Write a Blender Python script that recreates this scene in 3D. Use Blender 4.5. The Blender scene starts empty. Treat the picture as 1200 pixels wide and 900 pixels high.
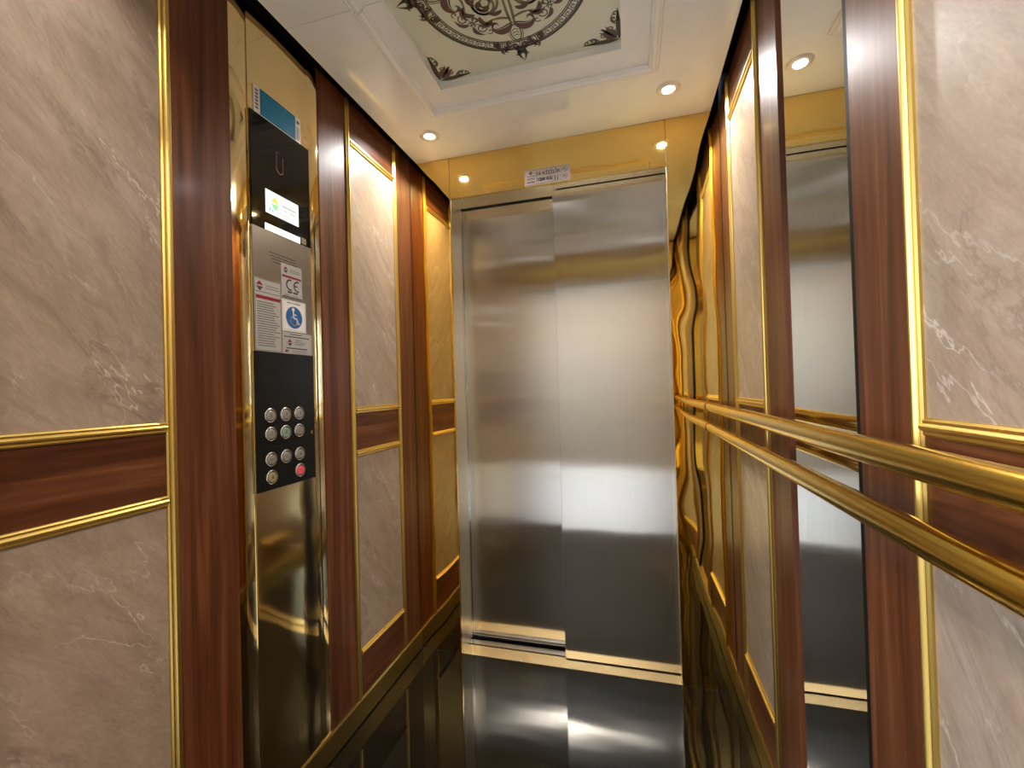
import bpy, bmesh, math, random
from mathutils import Vector, Matrix
random.seed(7)
SC = bpy.context.scene
COL = SC.collection

# ------------------------------------------------------------------ camera
cam_d = bpy.data.cameras.new('camera')
cam_d.sensor_width = 36.0
cam_d.lens = 506.8456 * 36.0 / 1200.0
cam_d.clip_start = 0.01
cam = bpy.data.objects.new('camera', cam_d)
COL.objects.link(cam)
_R = Vector((0.96373027, 0.26540748, -0.02797938))
_U = Vector((0.02979633, -0.00282127, 0.99955201))
_F = Vector((-0.26520964, 0.96413221, 0.01062711))
cam.matrix_world = Matrix(((_R.x, _U.x, -_F.x, 0.0), (_R.y, _U.y, -_F.y, 0.0), (_R.z, _U.z, -_F.z, 1.2161), (0, 0, 0, 1)))
SC.camera = cam

# ------------------------------------------------------------------ view, world, landing light
SC.view_settings.view_transform = 'Standard'
SC.view_settings.look = 'None'
SC.view_settings.gamma = 1.0
SC.view_settings.use_curve_mapping = False
SC.view_settings.exposure = 0.88
SC.cycles.use_denoising = True
SC.cycles.max_bounces = 14
SC.cycles.diffuse_bounces = 6
SC.cycles.glossy_bounces = 10
SC.cycles.sample_clamp_indirect = 6.0
world = bpy.data.worlds.new('world')
SC.world = world
world.use_nodes = True
world.node_tree.nodes['Background'].inputs[0].default_value = (0.55, 0.72, 1.0, 1)
world.node_tree.nodes['Background'].inputs[1].default_value = 1.0

LAMP_W = 4.8            # each car downlight
HALL_W = 23.0           # each unseen lamp added on the landing ceiling
DAY_W = 46.0            # daylight through the landing window

def area(name, loc, rot, size, power, color, shape='DISK', size_y=None, spread=math.pi, parent=None):
    d = bpy.data.lights.new(name, 'AREA')
    d.shape = shape
    d.size = size
    if size_y: d.size_y = size_y
    d.energy = power
    d.color = color
    d.spread = spread
    o = bpy.data.objects.new(name, d)
    COL.objects.link(o)
    o.location = loc
    o.rotation_euler = rot
    if parent:
        o.parent = parent
        o.location = Vector(loc) - parent.location
    return o

area('daylight', (-1.62, -0.95, 1.55), (0, -math.pi / 2, 0), 1.3, DAY_W, (0.72, 0.86, 1.0), 'RECTANGLE', 1.1)

# ------------------------------------------------------------------ dimensions (metres; camera stands at the origin of the plan)
WL, WR, D, H = 0.9961, 0.3684, 1.8695, 2.30
YB = 0.26                # inner face of the rear (entrance) wall
TOP = 2.32               # top of the wall cladding
DX0, DX1 = -0.7905, 0.1645

# ------------------------------------------------------------------ materials
def new_mat(name):
    m = bpy.data.materials.new(name)
    m.use_nodes = True
    nt = m.node_tree
    return m, nt, nt.nodes['Principled BSDF']

def N(nt, t, **kw):
    n = nt.nodes.new(t)
    for k, v in kw.items():
        setattr(n, k, v)
    return n

def setin(n, **kw):
    for k, v in kw.items():
        n.inputs[k.replace('_', ' ')].default_value = v

def plain(name, col, rough=0.5, metal=0.0, coat=0.0, spec=0.5, emit=None, estr=0.0):
    m, nt, b = new_mat(name)
    setin(b, Base_Color=(*col, 1), Roughness=rough, Metallic=metal, Coat_Weight=coat, Specular_IOR_Level=spec)
    if emit:
        setin(b, Emission_Color=(*emit, 1), Emission_Strength=estr)
    # slight tonal wear so no surface is perfectly flat
    tc = N(nt, 'ShaderNodeTexCoord')
    no = N(nt, 'ShaderNodeTexNoise')
    setin(no, Scale=14.0, Detail=4.0)
    mx = N(nt, 'ShaderNodeMix', data_type='RGBA')
    mx.inputs[6].default_value = (col[0] * 0.94, col[1] * 0.94, col[2] * 0.94, 1)
    mx.inputs[7].default_value = (min(col[0] * 1.05, 1), min(col[1] * 1.05, 1), min(col[2] * 1.05, 1), 1)
    nt.links.new(tc.outputs['Object'], no.inputs['Vector'])
    nt.links.new(no.outputs['Fac'], mx.inputs[0])
    nt.links.new(mx.outputs[2], b.inputs['Base Color'])
    return m

def wavy(nt, b, scale, dist, vec=(1, 1, 1), detail=1.0):
    tc = N(nt, 'ShaderNodeTexCoord')
    mp = N(nt, 'ShaderNodeMapping')
    mp.inputs['Scale'].default_value = vec
    no = N(nt, 'ShaderNodeTexNoise')
    setin(no, Scale=scale, Detail=detail, Roughness=0.4)
    bp = N(nt, 'ShaderNodeBump')
    setin(bp, Strength=1.0, Distance=dist)
    nt.links.new(tc.outputs['Object'], mp.inputs['Vector'])
    nt.links.new(mp.outputs['Vector'], no.inputs['Vector'])
    nt.links.new(no.outputs['Fac'], bp.inputs['Height'])
    nt.links.new(bp.outputs['Normal'], b.inputs['Normal'])

def gold_sheet(name, col, rough, scale, dist, vec=(1, 1, 1)):
    m, nt, b = new_mat(name)
    setin(b, Base_Color=(*col, 1), Metallic=1.0, Roughness=rough)
    wavy(nt, b, scale, dist, vec)
    return m

GOLD = (0.88, 0.64, 0.22)
M_GOLD_SHEET = gold_sheet('gold_mirror_sheet', GOLD, 0.03, 4.0, 0.0055, (1, 1, 0.8))
M_GOLD_COP = gold_sheet('gold_mirror_sheet_panel', (0.88, 0.70, 0.38), 0.06, 4.5, 0.0030)
M_GOLD = plain('polished_gold_moulding', (0.66, 0.45, 0.125), 0.38, 1.0)
M_RAIL = plain('gold_rail_tube', (0.70, 0.46, 0.085), 0.18, 1.0)
M_SKIRT = plain('satin_gold_skirting', (0.40, 0.27, 0.075), 0.38, 1.0)
M_BLACK = plain('matt_black', (0.006, 0.006, 0.006), 0.6)
M_STILE_REFLECT = plain('dark_stile_reflection', (0.008, 0.007, 0.006), 0.6, spec=0.1)  # colour of the stile edge's dark reflection in the mirror

def steel(name, tangent, col=(0.66, 0.64, 0.61), rough=0.17, aniso=1.0, grain=(220, 220, 2.5), wave=0.004):
    m, nt, b = new_mat(name)
    setin(b, Metallic=1.0, Roughness=rough, Anisotropic=aniso)
    t = N(nt, 'ShaderNodeCombineXYZ')
    for i in range(3):
        t.inputs[i].default_value = tangent[i]
    nt.links.new(t.outputs[0], b.inputs['Tangent'])
    tc = N(nt, 'ShaderNodeTexCoord')
    mp = N(nt, 'ShaderNodeMapping')
    mp.inputs['Scale'].default_value = grain
    no = N(nt, 'ShaderNodeTexNoise')
    setin(no, Scale=1.0, Detail=6.0, Roughness=0.7)
    rp = N(nt, 'ShaderNodeMix', data_type='RGBA')
    rp.inputs[6].default_value = (col[0] * 0.88, col[1] * 0.88, col[2] * 0.88, 1)
    rp.inputs[7].default_value = (col[0] * 1.10, col[1] * 1.10, col[2] * 1.10, 1)
    nt.links.new(tc.outputs['Object'], mp.inputs['Vector'])
    nt.links.new(mp.outputs['Vector'], no.inputs['Vector'])
    nt.links.new(no.outputs['Fac'], rp.inputs[0])
    nt.links.new(rp.outputs[2], b.inputs['Base Color'])
    wavy(nt, b, 5.0, wave * 0.55, (0.22, 0.22, 1), 2.0)
    return m

M_STEEL = steel('brushed_steel', (1, 0, 0))
M_STEEL_JAMB = plain('satin_jamb', (0.60, 0.50, 0.34), 0.30, 0.75)
M_STEEL_SMALL = steel('brushed_steel_plate', (0, 1, 0), (0.30, 0.27, 0.235), 0.34, 0.6)
M_STEEL_GOLD = steel('brushed_gold_steel', (1, 0, 0), (0.85, 0.66, 0.36), 0.25, 0.6)
M_SOFFIT = plain('polished_gold_lintel', (0.95, 0.80, 0.50), 0.11, 0.95)
M_RIM = plain('pale_satin_rim', (0.85, 0.82, 0.76), 0.3, 0.35)
M_CHROME = plain('chrome', (0.75, 0.74, 0.72), 0.12, 1.0)

def mirror_mat():
    m, nt, b = new_mat('silvered_mirror')
    setin(b, Base_Color=(0.86, 0.88, 0.86, 1), Metallic=1.0, Roughness=0.0)
    wavy(nt, b, 3.0, 0.0006)
    return m
M_MIRROR = mirror_mat()

def wood(name, horizontal=False):
    m, nt, b = new_mat(name)
    tc = N(nt, 'ShaderNodeTexCoord')
    mp = N(nt, 'ShaderNodeMapping')
    mp.inputs['Scale'].default_value = (6, 2.0, 34) if horizontal else (34, 34, 1.3)
    info = N(nt, 'ShaderNodeObjectInfo')
    ad = N(nt, 'ShaderNodeVectorMath', operation='ADD')
    sc = N(nt, 'ShaderNodeVectorMath', operation='SCALE')
    sc.inputs[0].default_value = (7.3, 3.1, 5.7)
    nt.links.new(info.outputs['Random'], sc.inputs['Scale'])
    nt.links.new(tc.outputs['Object'], mp.inputs['Vector'])
    nt.links.new(mp.outputs['Vector'], ad.inputs[0])
    nt.links.new(sc.outputs[0], ad.inputs[1])
    n1 = N(nt, 'ShaderNodeTexNoise')
    setin(n1, Scale=1.0, Detail=5.0, Roughness=0.6, Distortion=0.6)
    nt.links.new(ad.outputs[0], n1.inputs['Vector'])
    n2 = N(nt, 'ShaderNodeTexNoise')
    setin(n2, Scale=5.0, Detail=4.0, Roughness=0.7)
    nt.links.new(ad.outputs[0], n2.inputs['Vector'])
    r1 = N(nt, 'ShaderNodeValToRGB')
    r1.color_ramp.elements[0].position = 0.28
    r1.color_ramp.elements[0].color = (0.056, 0.0140, 0.0055, 1)
    r1.color_ramp.elements[1].position = 0.74
    r1.color_ramp.elements[1].color = (0.225, 0.079, 0.031, 1)
    e = r1.color_ramp.elements.new(0.5)
    e.color = (0.124, 0.036, 0.0128, 1)
    nt.links.new(n1.outputs['Fac'], r1.inputs[0])
    mx = N(nt, 'ShaderNodeMix', data_type='RGBA', blend_type='MULTIPLY')
    mx.inputs[0].default_value = 0.35
    nt.links.new(r1.outputs[0], mx.inputs[6])
    nt.links.new(n2.outputs['Fac'], mx.inputs[7])
    nt.links.new(mx.outputs[2], b.inputs['Base Color'])
    setin(b, Roughness=0.40, Specular_IOR_Level=0.20, Coat_Weight=0.03, Coat_Roughness=0.15)
    return m
M_WOOD = wood('mahogany_vertical_grain')
M_WOOD_H = wood('mahogany_horizontal_grain', True)

def marble(name, sgn):
    m, nt, b = new_mat(name)
    L = nt.links.new
    tc = N(nt, 'ShaderNodeTexCoord')
    sp = N(nt, 'ShaderNodeSeparateXYZ')
    L(tc.outputs['Object'], sp.inputs[0])
    info = N(nt, 'ShaderNodeObjectInfo')
    mu = N(nt, 'ShaderNodeMath', operation='MULTIPLY_ADD')
    mu.inputs[1].default_value = sgn
    L(sp.outputs['Y'], mu.inputs[0])
    L(info.outputs['Random'], mu.inputs[2])
    cb = N(nt, 'ShaderNodeCombineXYZ')
    L(mu.outputs[0], cb.inputs[0])
    L(sp.outputs['Z'], cb.inputs[1])
    rot = N(nt, 'ShaderNodeMapping')
    rot.inputs['Rotation'].default_value = (0, 0, math.radians(52))
    L(cb.outputs[0], rot.inputs['Vector'])
    stretch = N(nt, 'ShaderNodeMapping')
    stretch.inputs['Scale'].default_value = (0.85, 2.7, 1)
    L(rot.outputs['Vector'], stretch.inputs['Vector'])
    P = stretch.outputs['Vector']
    def noise(scale, detail, rough, dist, off=0.0):
        n = N(nt, 'ShaderNodeTexNoise')
        setin(n, Scale=scale, Detail=detail, Roughness=rough, Distortion=dist)
        o = N(nt, 'ShaderNodeVectorMath', operation='ADD')
        o.inputs[1].default_value = (off, off * 0.7, 0)
        L(P, o.inputs[0])
        L(o.outputs[0], n.inputs['Vector'])
        return n.outputs['Fac']
    base = N(nt, 'ShaderNodeValToRGB')
    cr = base.color_ramp
    cr.elements[0].position = 0.28; cr.elements[0].color = (0.232, 0.158, 0.110, 1)
    cr.elements[1].position = 0.72; cr.elements[1].color = (0.365, 0.268, 0.196, 1)
    e = cr.elements.new(0.5); e.color = (0.300, 0.214, 0.152, 1)
    L(noise(5.5, 10.0, 0.68, 1.0), base.inputs[0])
    cur = base.outputs[0]
    def ridge(fac, width):
        s = N(nt, 'ShaderNodeMath', operation='SUBTRACT'); s.inputs[1].default_value = 0.5; L(fac, s.inputs[0])
        a = N(nt, 'ShaderNodeMath', operation='ABSOLUTE'); L(s.outputs[0], a.inputs[0])
        r = N(nt, 'ShaderNodeMapRange', interpolation_type='SMOOTHSTEP')
        setin(r, From_Min=0.0, From_Max=width, To_Min=1.0, To_Max=0.0)
        L(a.outputs[0], r.inputs['Value'])
        return r.outputs[0]
    def mask(fac, lo, hi, top):
        r = N(nt, 'ShaderNodeMapRange', interpolation_type='SMOOTHSTEP')
        setin(r, From_Min=lo, From_Max=hi, To_Min=0.0, To_Max=top)
        L(fac, r.inputs['Value'])
        return r.outputs[0]
    def mul(a, c):
        k = N(nt, 'ShaderNodeMath', operation='MULTIPLY'); L(a, k.inputs[0]); L(c, k.inputs[1]); return k.outputs[0]
    def over(cur, fac, col):
        x = N(nt, 'ShaderNodeMix', data_type='RGBA')
        L(fac, x.inputs[0]); L(cur, x.inputs[6]); x.inputs[7].default_value = (*col, 1)
        return x.outputs[2]
    cur = over(cur, mul(ridge(noise(2.6, 7.0, 0.6, 1.0, 3.1), 0.030), mask(noise(2.6, 3.0, 0.5, 0.0, 9.0), 0.42, 0.66, 0.40)), (0.120, 0.082, 0.062))
    cur = over(cur, mul(ridge(noise(4.2, 6.0, 0.55, 0.7, 14.0), 0.020), mask(noise(3.0, 3.0, 0.5, 0.0, 21.0), 0.52, 0.70, 0.30)), (0.44, 0.35, 0.28))
    cur = over(cur, mul(ridge(noise(2.7, 5.0, 0.60, 0.15, 31.0), 0.0075), mask(noise(2.6, 3.0, 0.5, 0.0, 44.0), 0.44, 0.60, 0.70)), (0.56, 0.47, 0.39))
    cur = over(cur, mul(ridge(noise(3.1, 9.0, 0.68, 1.6, 57.0), 0.085), mask(noise(1.9, 3.0, 0.5, 0.0, 63.0), 0.45, 0.66, 0.50)), (0.42, 0.33, 0.265))
    fine = N(nt, 'ShaderNodeTexNoise'); setin(fine, Scale=60.0, Detail=6.0, Roughness=0.75)
    L(P, fine.inputs['Vector'])
    gr = N(nt, 'ShaderNodeMapRange'); setin(gr, From_Min=0.25, From_Max=0.75, To_Min=0.84, To_Max=1.16)
    L(fine.outputs['Fac'], gr.inputs['Value'])
    vm = N(nt, 'ShaderNodeVectorMath', operation='SCALE'); L(cur, vm.inputs[0]); L(gr.outputs[0], vm.inputs['Scale'])
    cur = vm.outputs[0]
    L(cur, b.inputs['Base Color'])
    setin(b, Roughness=0.38, Specular_IOR_Level=0.4)
    return m
M_MARBLE_L = marble('beige_marble_left', 1.0)
M_MARBLE_R = marble('beige_marble_right', -1.0)

def granite():
    m, nt, b = new_mat('black_granite')
    tc = N(nt, 'ShaderNodeTexCoord')
    n = N(nt, 'ShaderNodeTexNoise')
    setin(n, Scale=90.0, Detail=6.0, Roughness=0.8)
    r = N(nt, 'ShaderNodeValToRGB')
    r.color_ramp.elements[0].position = 0.55; r.color_ramp.elements[0].color = (0.006, 0.0048, 0.003, 1)
    r.color_ramp.elements[1].position = 0.80; r.color_ramp.elements[1].color = (0.022, 0.019, 0.013, 1)
    nt.links.new(tc.outputs['Object'], n.inputs['Vector'])
    nt.links.new(n.outputs['Fac'], r.inputs[0])
    nt.links.new(r.outputs[0], b.inputs['Base Color'])
    setin(b, Roughness=0.035, IOR=1.34)
    wavy(nt, b, 3.0, 0.0012)
    return m
M_FLOOR = granite()

M_CEIL = plain('glossy_white_ceiling', (0.87, 0.86, 0.83), 0.12, 0.0, 0.0, 0.5)
M_FRAME = plain('white_frame_lacquer', (0.90, 0.885, 0.85), 0.25)
M_ARTGLASS = plain('pale_green_painted_glass', (0.74, 0.75, 0.60), 0.08)
M_ORN_DARK = plain('ornament_dark_olive', (0.075, 0.058, 0.036), 0.3)
M_ORN_RED = plain('ornament_red_brown', (0.13, 0.068, 0.055), 0.3)
M_ORN_OLIVE = plain('ornament_olive', (0.20, 0.17, 0.085), 0.3)
M_GLASSBLK = plain('black_display_glass', (0.010, 0.009, 0.008), 0.04, spec=0.35)
M_PANELBLK = plain('black_button_plate', (0.006, 0.005, 0.004), 0.30, spec=0.25)
M_SCREEN = plain('lit_display', (0.2, 0.2, 0.2), 0.3, emit=(0.93, 1.0, 0.90), estr=0.72)
M_LAMPSTRIP = plain('lit_emergency_lamp', (0.95, 0.95, 0.9), 0.3, emit=(1.0, 0.98, 0.9), estr=0.95)
M_SCR_OR = plain('display_orange', (0.9, 0.45, 0.02), 0.4, emit=(0.95, 0.55, 0.05), estr=0.5)
M_SCR_GR = plain('display_green', (0.1, 0.6, 0.1), 0.4, emit=(0.22, 0.80, 0.22), estr=0.5)
M_SCR_BL = plain('display_blue', (0.1, 0.3, 0.7), 0.4, emit=(0.25, 0.50, 0.85), estr=0.42)
M_SCR_GY = plain('display_grey', (0.1, 0.11, 0.1), 0.4, emit=(0.62, 0.72, 0.66), estr=0.42)
M_BLUE = plain('blue_sticker', (0.004, 0.15, 0.31), 0.45, spec=0.15)
M_BLUE_LT = plain('blue_sticker_print', (0.03, 0.24, 0.40), 0.45, spec=0.15)
M_LABEL = plain('silver_label', (0.36, 0.325, 0.295), 0.45)
M_LABEL_W = plain('white_label', (0.68, 0.63, 0.57), 0.45)
M_INK = plain('black_ink', (0.02, 0.018, 0.016), 0.5)
M_INK_GY = plain('grey_ink', (0.095, 0.085, 0.078), 0.5)
M_INK_RED = plain('red_ink', (0.22, 0.010, 0.014), 0.5, spec=0.15)
M_SIGN_BLUE = plain('access_sign_blue', (0.005, 0.085, 0.27), 0.4)
M_BTN = plain('steel_button_cap', (0.36, 0.325, 0.28), 0.35, 0.5)
M_BTN_G = plain('green_button_cap', (0.26, 0.36, 0.25), 0.3, 0.3)
M_BTN_Y = plain('yellow_button_cap', (0.38, 0.31, 0.13), 0.3, 0.3)
M_BTN_R = plain('red_button_cap', (0.62, 0.07, 0.09), 0.3, emit=(1.0, 0.1, 0.15), estr=0.06)
M_BTN_RING = plain('button_ring', (0.62, 0.58, 0.53), 0.25, 0.9)
M_LENS = plain('lit_downlight_lens', (1, 1, 1), 0.3, emit=(1.0, 0.98, 0.95), estr=6.0)
M_LENS_HALL = plain('lit_added_lamp', (1, 1, 1), 0.3, emit=(1.0, 0.96, 0.9), estr=4.0)
M_HALLWALL = plain('landing_wall_paint', (0.25, 0.21, 0.165), 0.6)
M_HALLFLOOR = plain('landing_stone_floor', (0.58, 0.60, 0.63), 0.35)
M_HALLSILL = plain('satin_entrance_sill', (0.85, 0.85, 0.85), 0.4, 0.3)
M_HALLCEIL = plain('landing_ceiling_paint', (0.75, 0.73, 0.70), 0.7)

# ------------------------------------------------------------------ mesh helpers
def box(bm, x0, x1, y0, y1, z0, z1):
    x0, x1 = min(x0, x1), max(x0, x1)
    v = [bm.verts.new((x, y, z)) for x in (x0, x1) for y in (y0, y1) for z in (z0, z1)]
    for f in ((0, 1, 3, 2), (4, 6, 7, 5), (0, 4, 5, 1), (2, 3, 7, 6), (0, 2, 6, 4), (1, 5, 7, 3)):
        bm.faces.new([v[i] for i in f])

def boxes(*bs):
    bm = bmesh.new()
    for b in bs:
        box(bm, *b)
    return bm

def extrude(bm, loop0, loop1, caps=True):
    """Closed profile loops -> skin."""
    a = [bm.verts.new(p) for p in loop0]
    b = [bm.verts.new(p) for p in loop1]
    n = len(a)
    for i in range(n):
        bm.faces.new((a[i], a[(i + 1) % n], b[(i + 1) % n], b[i]))
    if caps:
        bm.faces.new(a[::-1]); bm.faces.new(b)

def lathe(bm, prof, origin, axis='z', n=32):
    """prof = [(radius, height)] swept round an axis."""
    o = Vector(origin)
    rings = []
    for r, h in prof:
        ring = []
        for k in range(n):
            t = 2 * math.pi * k / n
            c, s = r * math.cos(t), r * math.sin(t)
            p = {'z': (c, s, h), 'x': (h, c, s), 'y': (c, h, s)}[axis]
            ring.append(bm.verts.new(o + Vector(p)))
        rings.append(ring)
    for a, b in zip(rings, rings[1:]):
        for k in range(n):
            bm.faces.new((a[k], a[(k + 1) % n], b[(k + 1) % n], b[k]))
    bm.faces.new(rings[0][::-1]); bm.faces.new(rings[-1])

def tube(bm, pts, r, n=20):
    pts = [Vector(p) for p in pts]
    rings = []
    for i, p in enumerate(pts):
        d = (pts[min(i + 1, len(pts) - 1)] - pts[max(i - 1, 0)]).normalized()
        u = d.cross(Vector((0, 0, 1)))
        if u.length < 1e-4: u = Vector((1, 0, 0))
        u.normalize(); w = d.cross(u)
        rings.append([bm.verts.new(p + r * (math.cos(2 * math.pi * k / n) * u + math.sin(2 * math.pi * k / n) * w)) for k in range(n)])
    for a, b in zip(rings, rings[1:]):
        for k in range(n):
            bm.faces.new((a[k], a[(k + 1) % n], b[(k + 1) % n], b[k]))
    bm.faces.new(rings[0][::-1]); bm.faces.new(rings[-1])

def wloc(o):
    p = Vector((0, 0, 0))
    while o:
        p += o.location
        o = o.parent
    return p

def obj(name, bm, mat, parent=None, smooth=None, label=None, kind=None):
    bmesh.ops.recalc_face_normals(bm, faces=bm.faces)
    me = bpy.data.meshes.new(name)
    bm.to_mesh(me); bm.free()
    if mat: me.materials.append(mat)
    if smooth is not None:
        me.shade_smooth() if smooth >= 180 else me.set_sharp_from_angle(angle=math.radians(smooth))
        for p in me.polygons: p.use_smooth = True
    o = bpy.data.objects.new(name, me)
    COL.objects.link(o)
    if parent:
        o.parent = parent
        o.location = -wloc(parent)
    if label: o['label'] = label
    if kind: o['kind'] = kind
    return o

def struct(name, bm, mat, smooth=None):
    return obj(name, bm, mat, None, smooth, None, 'structure')

def thing(name, label, cat, loc, group=None):
    o = bpy.data.objects.new(name, None)
    o.empty_display_size = 0.05
    COL.objects.link(o)
    o.location = loc
    o['label'] = label; o['category'] = cat
    if group: o['group'] = group
    return o

MOULD = [(0, -0.001), (0, 0.0035), (0.003, 0.006), (0.0065, 0.0055), (0.008, 0.0085), (0.0105, 0.0105), (0.0135, 0.0105), (0.016, 0.0085),
         (0.0175, 0.0055), (0.021, 0.006), (0.024, 0.0035), (0.025, -0.001)]

# ------------------------------------------------------------------ side walls
def side_wall(name, side, marble_mat):
    s = -1 if side == 'left' else 1
    X = -WL if side == 'left' else WR
    def xx(d): return X - s * d           # d = distance proud of the wall face, into the car
    if side == 'left':
        m1, m2, m3 = (0.7185, 0.7435), (1.3770, 1.4020), (1.7090, 1.7340)
        gap = (0.8978, 1.2344)
    else:
        m1, m2, m3 = (0.6825, 0.7075), (1.3445, 1.3695), (1.6925, 1.7175)
        gap = (0.8539, 1.1976)
    m0 = (0.372, 0.397)
    w = struct(name, boxes((xx(-0.055), xx(-0.013), YB - 0.06, D + 0.10, 0.0, 2.46)), M_BLACK)
    def piece(nm, y0, y1, z0, z1, mat, d0=-0.013, d1=0.0):
        bm = boxes((xx(d0), xx(d1), y0, y1, z0, z1))
        bmesh.ops.bevel(bm, geom=bm.edges[:], offset=0.0006, segments=1, affect='EDGES')
        return obj(nm, bm, mat, w)
    def mid(m): return 0.5 * (m[0] + m[1])
    # vertical stiles
    piece('wood_stile', YB, mid(m0), 0.089, TOP, M_WOOD)
    piece('wood_stile', mid(m1), gap[0], 0.089, TOP, M_WOOD)
    piece('wood_stile', gap[1], mid(m2), 0.089, TOP, M_WOOD)
    piece('wood_stile', mid(m3), D, 0.089, TOP, M_WOOD)
    for a, b in ((mid(m0), mid(m1)), (mid(m2), mid(m3))):
        piece('wood_panel', a, b, 0.089, 0.253, M_WOOD_H)
        piece('marble_panel', a, b, 0.253, 0.988, marble_mat)
        piece('wood_panel', a, b, 0.988, 1.152, M_WOOD_H)
        piece('marble_panel', a, b, 1.152, 2.163, marble_mat)
        piece('wood_panel', a, b, 2.163, TOP, M_WOOD_H)
    def vmould(m):
        k = (m[1] - m[0]) / 0.025
        bm = bmesh.new()
        extrude(bm, [(xx(h), m[0] + t * k, 0.089) for t, h in MOULD], [(xx(h), m[0] + t * k, TOP - 0.004) for t, h in MOULD])
        obj('gold_moulding', bm, M_GOLD, w, 28)
    for m in (m0, m1, m2, m3): vmould(m)
    def hmould(z0, z1, a, b):
        k = (z1 - z0) / 0.025
        bm = bmesh.new()
        extrude(bm, [(xx(h), a, z0 + t * k) for t, h in MOULD], [(xx(h), b, z0 + t * k) for t, h in MOULD])
        obj('gold_moulding', bm, M_GOLD, w, 28)
    for a, b in ((m0[1], m1[0]), (m2[1], m3[0])):
        for z0, z1 in ((0.243, 0.264), (0.9765, 1.0015), (1.1395, 1.1640), (2.150, 2.176)):
            hmould(z0, z1, a, b)
    # skirting
    bm = bmesh.new()
    prof = [(-0.012, 0.004), (0.006, 0.004), (0.0075, 0.006), (0.0075, 0.083), (0.004, 0.089), (-0.012, 0.089)]
    extrude(bm, [(xx(d), YB, z) for d, z in prof], [(xx(d), D - 0.001, z) for d, z in prof])
    struct('baseboard_' + side, bm, M_SKIRT, 25)
    return w, gap, xx

WLEFT, GAP_L, XL = side_wall('wall_left', 'left', M_MARBLE_L)
WRIGHT, GAP_R, XR = side_wall('wall_right', 'right', M_MARBLE_R)

# ------------------------------------------------------------------ floor, sills
struct('floor', boxes((-WL - 0.05, WR + 0.05, 0.11, D, -0.05, 0.0)), M_FLOOR)

sill = struct('trim_1', boxes((-0.86, 0.25, D, 2.10, -0.05, -0.012)), M_BLACK)
obj('sill_edge', boxes((-0.84, 0.23, D, 1.943, -0.012, 0.0008)), M_STEEL_GOLD, sill, label='gold coloured sill edge')
obj('sill_track', boxes((-0.84, 0.23, 1.9500, 1.9725, -0.012, 0.0022)), M_CHROME, sill, label='bright bare sill track')
obj('sill_track', boxes((-0.84, 0.23, 1.9800, 1.9860, -0.012, 0.0)), M_STEEL, sill)
obj('sill_track', boxes((-0.84, 0.23, 1.9940, 2.09, -0.012, -0.004)), M_STEEL, sill)

# ------------------------------------------------------------------ front wall and doors
WF = struct('wall_front', boxes((-WL, DX0 - 0.012, D + 0.013, D + 0.03, 0, 2.46), (DX1 + 0.012, WR, D + 0.013, D + 0.03, 0, 2.46),
                                (DX0 - 0.012, DX1 + 0.012, D + 0.013, D + 0.03, 2.125, 2.46), (-WL, WR, D, D + 0.013, TOP + 0.012, 2.46)), M_BLACK)
def sheet(nm, x0, x1, z0, z1, parent, y=D, back=D + 0.013):
    bm = boxes((x0 + 0.0008, x1 - 0.0008, y, back, z0, z1))
    bmesh.ops.bevel(bm, geom=bm.edges[:], offset=0.0010, segments=2, affect='EDGES')
    return obj(nm, bm, M_GOLD_SHEET, parent, 40)
sheet('gold_panel', -WL + 0.001, DX0, 0.0, TOP + 0.012, WF)
sheet('gold_panel', DX1, WR - 0.001, 0.0, TOP + 0.012, WF)
sheet('gold_transom', DX0, DX1, 2.1085, TOP + 0.012, WF)
obj('door_soffit', boxes((DX0, DX1, D + 0.013, 1.9255, 2.1085, 2.122), (DX0, -0.30, 1.9255, 1.990, 2.1085, 2.122)), M_SOFFIT, WF)
obj('door_jamb', boxes((DX0 - 0.012, DX0, D + 0.013, 1.995, 0.0008, 2.1085)), M_STEEL_JAMB, WF)
obj('door_jamb', boxes((DX1, DX1 + 0.012, D + 0.013, 1.927, 0.0008, 2.1085)), M_STEEL_JAMB, WF)

obj('jamb_edge', boxes((DX0 - 0.002, DX0 + 0.005, 1.9955, 2.0035, 0.0008, 2.1085)), M_CHROME, WF, label='bright jamb edge strip')
def leaf(nm, x0, x1, y):
    bm = boxes((x0, x1, y, y + 0.035, 0.006, 2.19))
    bmesh.ops.bevel(bm, geom=[e for e in bm.edges if abs(e.verts[0].co.z - e.verts[1].co.z) > 1], offset=0.003, segments=3, affect='EDGES')
    return struct(nm, bm, M_STEEL, 40)
leaf('door_1', -0.86, -0.285, 2.006)
leaf('door_2', -0.3186, 0.205, 1.9330)
struct('dark_gap_board', boxes((-1.2, 0.6, 2.14, 2.16, -0.2, 2.6)), M_BLACK)  # dark board added behind the leaves so no sky shows in the gaps

# ------------------------------------------------------------------ ceiling
GX0, GX1, GY0, GY1 = -0.6285, 0.0018, 0.782, 1.432     # painted glass
FX0, FX1, FY0, FY1 = -0.7300, 0.1245, 0.650, 1.566     # outer edge of the frame moulding
CX0, CX1, CY0, CY1 = -0.9555, 0.3376, YB + 0.03, D - 0.0015
SEAM = 1.057
ceiling = struct('ceiling', boxes((-WL - 0.05, WR + 0.05, YB - 0.06, D + 0.03, 2.46, 2.49)), M_BLACK)
def ceil_module(y0, y1, g0, g1):
    bm = boxes((CX0, GX0, y0, y1, H, H + 0.02), (GX1, CX1, y0, y1, H, H + 0.02))
    if g0 > y0: box(bm, GX0, GX1, y0, g0, H, H + 0.02)
    if g1 < y1: box(bm, GX0, GX1, g1, y1, H, H + 0.02)
    bmesh.ops.remove_doubles(bm, verts=bm.verts, dist=1e-5)
    return obj('ceiling_panel', bm, M_CEIL, ceiling)
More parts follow.
